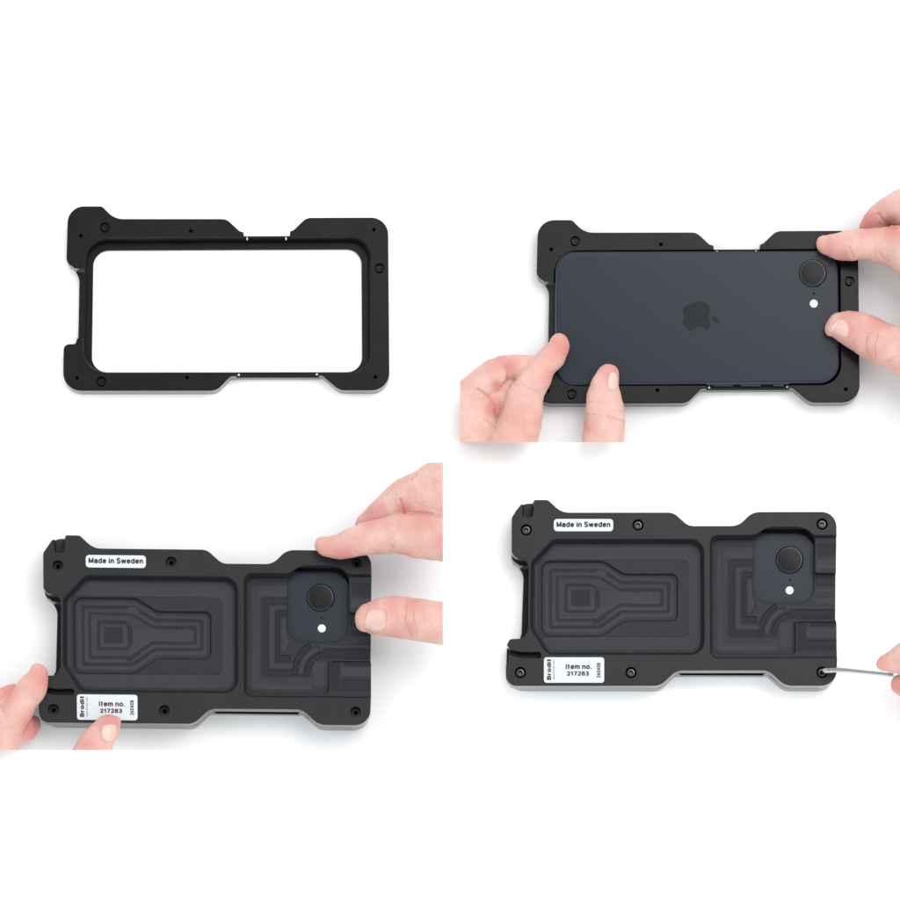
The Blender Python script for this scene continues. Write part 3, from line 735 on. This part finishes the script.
link('key_end', key_tube([up(888, 674.4, 47.5), up(893.5, 675.0, 48)], [2.1, 1.8]), M['brass'], hk, ref=0, smooth=25)

# ------------------------------------------------------------------ hands
def Z(secs, z0, z1, rz=None, flat=None):
    n = len(secs); out = []
    for i, s in enumerate(secs):
        z = z0+(z1-z0)*(i/(n-1)); out.append((s[0], s[1], z) if len(s) == 2 else (s[0], s[1], s[2] if s[2] else z, *s[3:]))
    return out

# picture 2, left hand
idx = tube(Z([((549, 342), (568.7, 352.5)), ((537.5, 352.8), (562.5, 365.5)), ((527, 364), (554, 374.5)), ((517.5, 376.5), (549.5, 386.5)),
              ((507, 391), (543.2, 399.5)), ((502.5, 406), (543.3, 411.5)), ((496.5, 423), (541.5, 426)), ((488.5, 440), (538, 443)), ((479, 462), (536, 463)), ((472, 480), (534, 480))], 25, 31), flat=.7, tip=(563.3, 333.8))
mid1 = tube(Z([((495.5, 357.5), (509, 377)), ((484, 362), (502, 389)), ((469, 374.5), (491, 398)), ((452, 388), (478, 412)), ((436, 402), (462, 426))], 28, 28), flat=.7)
mid2 = tube(Z([((548, 357), (547, 372)), ((535, 355.5), (534, 375)), ((518, 355), (517, 380)), ((503, 355.5), (504, 381)), ((494, 358), (498, 380))], 18, 27), flat=.75)
palm = tube([((486, 398), (499.5, 415), 22), ((476, 390), (498, 432), 22), ((464, 386), (492, 450), 23), ((446, 390), (480, 466), 23), ((425, 400), (462, 480), 23)], flat=.5)
ring = tube([((520, 372), (524, 396), 15), ((508, 372), (510, 408), 17), ((494, 376), (497, 424), 19), ((478, 384), (482, 436), 22)], flat=.55)
thm = tube(Z([((596.5, 372.5), (619.2, 376.5)), ((590.5, 382.5), (619.3, 387)), ((586.8, 394.5), (622, 397.5)), ((585.5, 408), (624.6, 410)),
              ((583.5, 423), (625.2, 425)), ((582, 440), (624, 442)), ((581, 465), (622, 465)), ((580, 480), (621, 480))], 26, 28), flat=.7, tip=(610.5, 363.8))
build_hand('left hand reaching over the lower left corner of the bare blue phone', [idx, mid1, mid2, palm, ring, thm],
           [([(503, 363), (507.5, 371), (507.5, 380), (501, 388)], 1.6, 1.2), ([(478, 389), (489, 397), (495, 407), (496.5, 418)], 1.5, 1.2), ([(484, 419), (490, 423), (495, 427)], .8, .9),
            ([(514, 386), (521, 384), (528, 388), (536, 391)], .5, 1.0), ([(511, 400), (520, 397), (530, 400)], .4, .9),
            ([(586, 414), (591, 414.5), (595, 414)], .9, .8), ([(607, 416), (614, 418), (623, 421), (626, 424)], .7, .8), ([(611, 410), (618, 411), (624, 412)], .5, .7), ([(589, 402), (593, 401)], .5, .7),
            ([(523, 434), (530, 437), (538, 436)], .6, .9), ([(606, 373), (605.5, 380), (607, 388), (612, 392)], .7, .8)],
           [(562, 348, 16, .55), (612, 372, 13, .4), (519, 420, 20, .3), (500, 362, 14, .35), (494, 408, 10, .8), (586, 425, 10, .4), (510, 366, 9, .6), (548, 375, 12, .35), (497, 385, 6, .8)],  # strongest spots put the shaded gap between fingers into the redness
           [([(608, 389.5), (609.5, 372.5), (616.5, 373), (618.5, 388)], 0)],
           [((440, 442), (640, 442), (560, 350)), ((460.2, 350), (460.2, 450), (560, 350))], uvc=(520, 400))

# picture 2, right hand
idx = tube(Z([((826, 235.2), (826, 255)), ((837, 233), (837, 259.8)), ((850, 229.8), (850, 260.6)), ((862, 228.8), (862, 260)),
              ((875, 228), (875, 261.7)), ((890, 226.5), (888, 266)), ((905, 225), (903, 278)), ((925, 222), (925, 295)), ((950, 218), (950, 318)), ((985, 212), (985, 345))], 26, 62), flat=.78, tip=(816.3, 243.3))
mid = tube([((861, 246), (877, 251), 18), ((858.5, 233), (882, 240), 22), ((862, 219), (888, 228), 29), ((872, 206.5), (894, 225), 36), ((884, 197), (905, 232), 41), ((902, 187.5), (914, 240), 45), ((930, 176), (936, 235), 54), ((985, 165), (985, 250), 60)], flat=.7)
thm = tube(Z([((837, 312.8), (832, 336.5)), ((847, 311), (840.5, 342.5)), ((859, 312), (850.5, 349.2)), ((872, 315.5), (862, 356.5)),
              ((886, 322), (874, 363)), ((900, 327.5), (888, 369.5)), ((920, 335), (908, 381)), ((945, 342), (935, 396)), ((985, 345), (975, 420))], 26, 52), flat=.78, tip=(825.3, 325.8))
hnd = tube([((955, 200), (945, 310), 56), ((975, 190), (968, 385), 58), ((1010, 188), (1005, 400), 60), ((1050, 205), (1045, 385), 60), ((1095, 240), (1092, 355), 58), ((1140, 242), (1138, 358), 58), ((1260, 232), (1258, 372), 60)], flat=.36)
build_hand('right hand pinching the camera end of the bare blue phone', [idx, mid, thm, hnd],
           [([(849, 247), (851, 253), (854, 258)], .8, 1.1), ([(883, 224), (879, 229), (878, 234)], .5, .8), ([(878, 214), (883, 220), (889, 226), (896, 228)], 1.5, 1.1), ([(880, 254), (883, 259), (889, 262)], .7, 1.0),
            ([(870, 333), (866.5, 339), (865, 347), (866, 354)], .9, .8), ([(879, 330), (877, 338), (874.5, 347), (875.5, 357), (874, 361)], 1.0, .8), ([(872, 350), (876, 346)], .5, .7),
            ([(887, 362), (893, 358), (900, 355)], .6, .9), ([(889, 326), (892, 331), (893, 336)], .4, .8), ([(822, 343), (826, 332), (829, 325)], .0, .8),
            ([(828, 332), (835, 338.5), (843, 341.5)], .5, .7), ([(849, 322), (850.5, 330), (847.5, 339)], .7, .8), ([(838, 316.6), (844, 318), (849, 322)], .5, .7)],
           [(826, 250, 16, .35), (868, 222, 13, .6), (892, 228, 12, .6), (842, 256, 12, .4), (850, 318, 18, .3), (878, 322, 14, .4), (868, 352, 9, .35), (850, 345, 10, .3), (830, 322, 8, .2)],
           [([(848.3, 339), (829.5, 331.5), (838.5, 318.5), (847.5, 322.5)], 0)], [], uvc=(870, 290))

# picture 3, left hand
idx = tube(Z([((29, 670.7), (48.3, 678.5)), ((22, 678), (47.4, 690)), ((14, 687), (42.5, 699.5)), ((6, 698), (35.5, 709)), ((0, 709), (31.3, 718)),
              ((-6, 722), (24.5, 729)), ((-10, 739), (19.6, 741)), ((-12, 752), (19, 752)), ((-12, 775), (17, 775))], 34, 38), flat=.75, tip=(41, 663.6))
mid = tube([((24, 686), (28, 701), 20), ((14, 684), (22, 706), 26), ((1, 687.5), (10, 712), 32), ((-16, 696), (-4, 722), 36), ((-40, 710), (-28, 740), 40)], flat=.75)
low = tube([((34, 716.5), (38, 731), 12), ((28, 714), (33.5, 739), 14), ((18, 718), (24, 742.5), 17), ((4, 724), (12, 750), 22), ((-14, 735), (-6, 765), 28)], flat=.8)
thm = tube(Z([((96, 721), (121, 722.3)), ((88, 727.8), (120, 731.5)), ((81, 735.5), (115.8, 739.8)), ((75, 744.5), (112.5, 748)), ((69, 757), (108, 761)), ((60, 775), (100, 779))], 42, 54), flat=.72, tip=(110.5, 714.5))
plm = tube([((-20, 700), (-10, 770), 42), ((-45, 695), (-40, 800), 44), ((-85, 700), (-80, 815), 44), ((-130, 715), (-125, 810), 44), ((-250, 705), (-245, 820), 46)], flat=.4)
build_hand('left hand steadying the lower left corner of the screwless cover plate', [idx, mid, low, thm, plm],
           [([(0, 700), (8, 692), (15, 685.5)], .9, 1.0), ([(30, 694), (36, 700), (41, 702)], .5, 1.0), ([(2, 728), (9, 727), (16, 730)], .5, 1.1), ([(20, 736), (24, 726), (32, 716)], 1.1, .9),
            ([(101, 726), (99.5, 732), (101, 738), (106, 742)], .8, .8), ([(90, 743), (97, 741)], .4, .8)],
           [(42, 678, 15, .5), (110, 720, 14, .45), (36, 728, 18, .85), (6, 692, 12, .5), (88, 744, 14, .3)],  # strong spot puts the lower finger's shaded underside into the redness
           [([(103.5, 741), (101.5, 725.5), (117.5, 724.5), (114, 741)], 0)],
           [((-20, 750), (200, 750), (40, 700))], uvc=(60, 720))

# picture 3, right hand
idx = tube(Z([((324.5, 536.6), (324, 556)), ((334, 535), (335, 559)), ((345, 529.8), (346, 558.8)), ((358, 524.5), (358, 556.2)), ((372, 520.5), (373, 554.6)),
              ((385, 517.5), (386, 554)), ((397, 514), (397, 553.4)), ((412, 513), (412, 557.5)), ((428, 514), (428, 559.8)), ((445, 515), (445, 562)), ((465, 516), (465, 570))], 42, 72), flat=.75, tip=(314.3, 544.2))
mid = tube([((356, 533), (366, 540), 30), ((355.5, 521), (367, 534), 36), ((367.5, 507.5), (381, 527), 44), ((382, 492.5), (397, 522), 51), ((397.5, 479.5), (410, 520), 57), ((414, 472), (424, 524), 62), ((431, 461), (441, 530), 66), ((455, 450), (462, 540), 68), ((480, 445), (485, 545), 68)], flat=.55)
thm = tube(Z([((366, 603.5), (366, 632.3)), ((375, 599.3), (375, 635)), ((387, 596.8), (387, 636.5)), ((400, 596), (400, 638.6)), ((414, 598), (414, 640.5)),
              ((430, 600), (429, 643)), ((446, 603), (445, 645.5)), ((465, 606), (465, 650))], 42, 60), flat=.75, tip=(354.8, 619))
build_hand('right hand pinching the camera end of the screwless cover plate', [idx, mid, thm],
           [([(400, 499), (402.5, 506), (404, 513)], 1.9, 1.0), ([(404, 513.5), (418, 513), (432, 514)], .9, 1.2), ([(391, 545), (393, 549), (390, 552)], .7, 1.0), ([(392, 538), (395, 543), (394, 548)], .4, .9),
            ([(353, 546), (355, 552), (358, 554)], .7, .9), ([(381, 521), (384, 528)], .45, .8), ([(386, 518), (388, 526)], .4, .8), ([(401, 516), (399, 525), (396, 530)], .45, .9),
            ([(411, 480), (414, 476), (417, 474)], .8, .9), ([(424, 476), (432, 479), (440, 483)], .35, 1.0), ([(415, 503), (427, 508), (440, 511)], .35, 1.1), ([(436, 558), (440, 556), (443, 559)], .5, .9),
            ([(406, 601), (406, 609), (405, 621), (409, 632), (412, 638)], 1.1, .75), ([(413, 601), (413.5, 612), (414, 621), (417, 630), (416, 636)], 1.0, .75), ([(398, 617), (398.5, 624)], .4, .7), ([(409, 625), (413, 622)], .4, .7),
            ([(386, 611), (386.5, 621), (382, 631)], .8, .8), ([(373, 608), (380, 608), (386, 611)], .45, .8), ([(362, 627), (368, 632.5), (377, 633.5)], .5, .8), ([(425, 612), (432, 616), (436, 622)], .3, .9), ([(428, 634), (434, 630), (438, 626)], .35, .9)],
           [(326, 552, 14, .35), (344, 556, 16, .5), (420, 520, 16, .4), (372, 515, 14, .35), (404, 508, 9, .6), (370, 603, 14, .25), (412, 602, 16, .35), (394, 604, 14, .3), (409, 628, 9, .4), (395, 635, 15, .25), (374, 626, 9, .2), (440, 540, 14, .3), (405, 560, 10, .3)],
           [([(385.8, 631), (364.5, 629.5), (368.5, 609.5), (384.5, 610)], 0)],
           [((443, 440), (443, 700), (400, 560)), ((300, 462.6), (500, 462.6), (400, 560))], uvc=(400, 560))

# picture 4, fingers on the key
idx = tube([((885.5, 653.5), (885.5, 671), 53), ((893, 647.2), (893, 673), 54), ((902, 640.5), (902, 675.5), 56), ((915, 630), (915, 680), 58), ((940, 615), (940, 686), 62), ((985, 600), (985, 690), 66)], flat=.7, tip=(876.3, 664))
thm = tube([((896.5, 675), (896.5, 693), 43), ((903, 671.5), (903, 699.5), 44), ((915, 668), (915, 708), 46), ((940, 664), (940, 720), 50), ((985, 660), (985, 740), 56)], flat=.75, tip=(891, 684.5))
pl4 = tube([((965, 610), (958, 735), 58), ((990, 598), (985, 755), 58), ((1040, 600), (1035, 765), 58), ((1085, 630), (1082, 745), 56), ((1130, 632), (1128, 748), 56), ((1260, 622), (1258, 762), 58)], flat=.42)
build_hand('thumb and fingertip pinching the end of the steel hex key', [idx, thm, pl4], [([(876, 667), (890, 672.5), (900, 674.5)], .3, 1.0)], [(882, 664, 10, .3), (896, 686, 9, .5)], [], [], uvc=(920, 670))
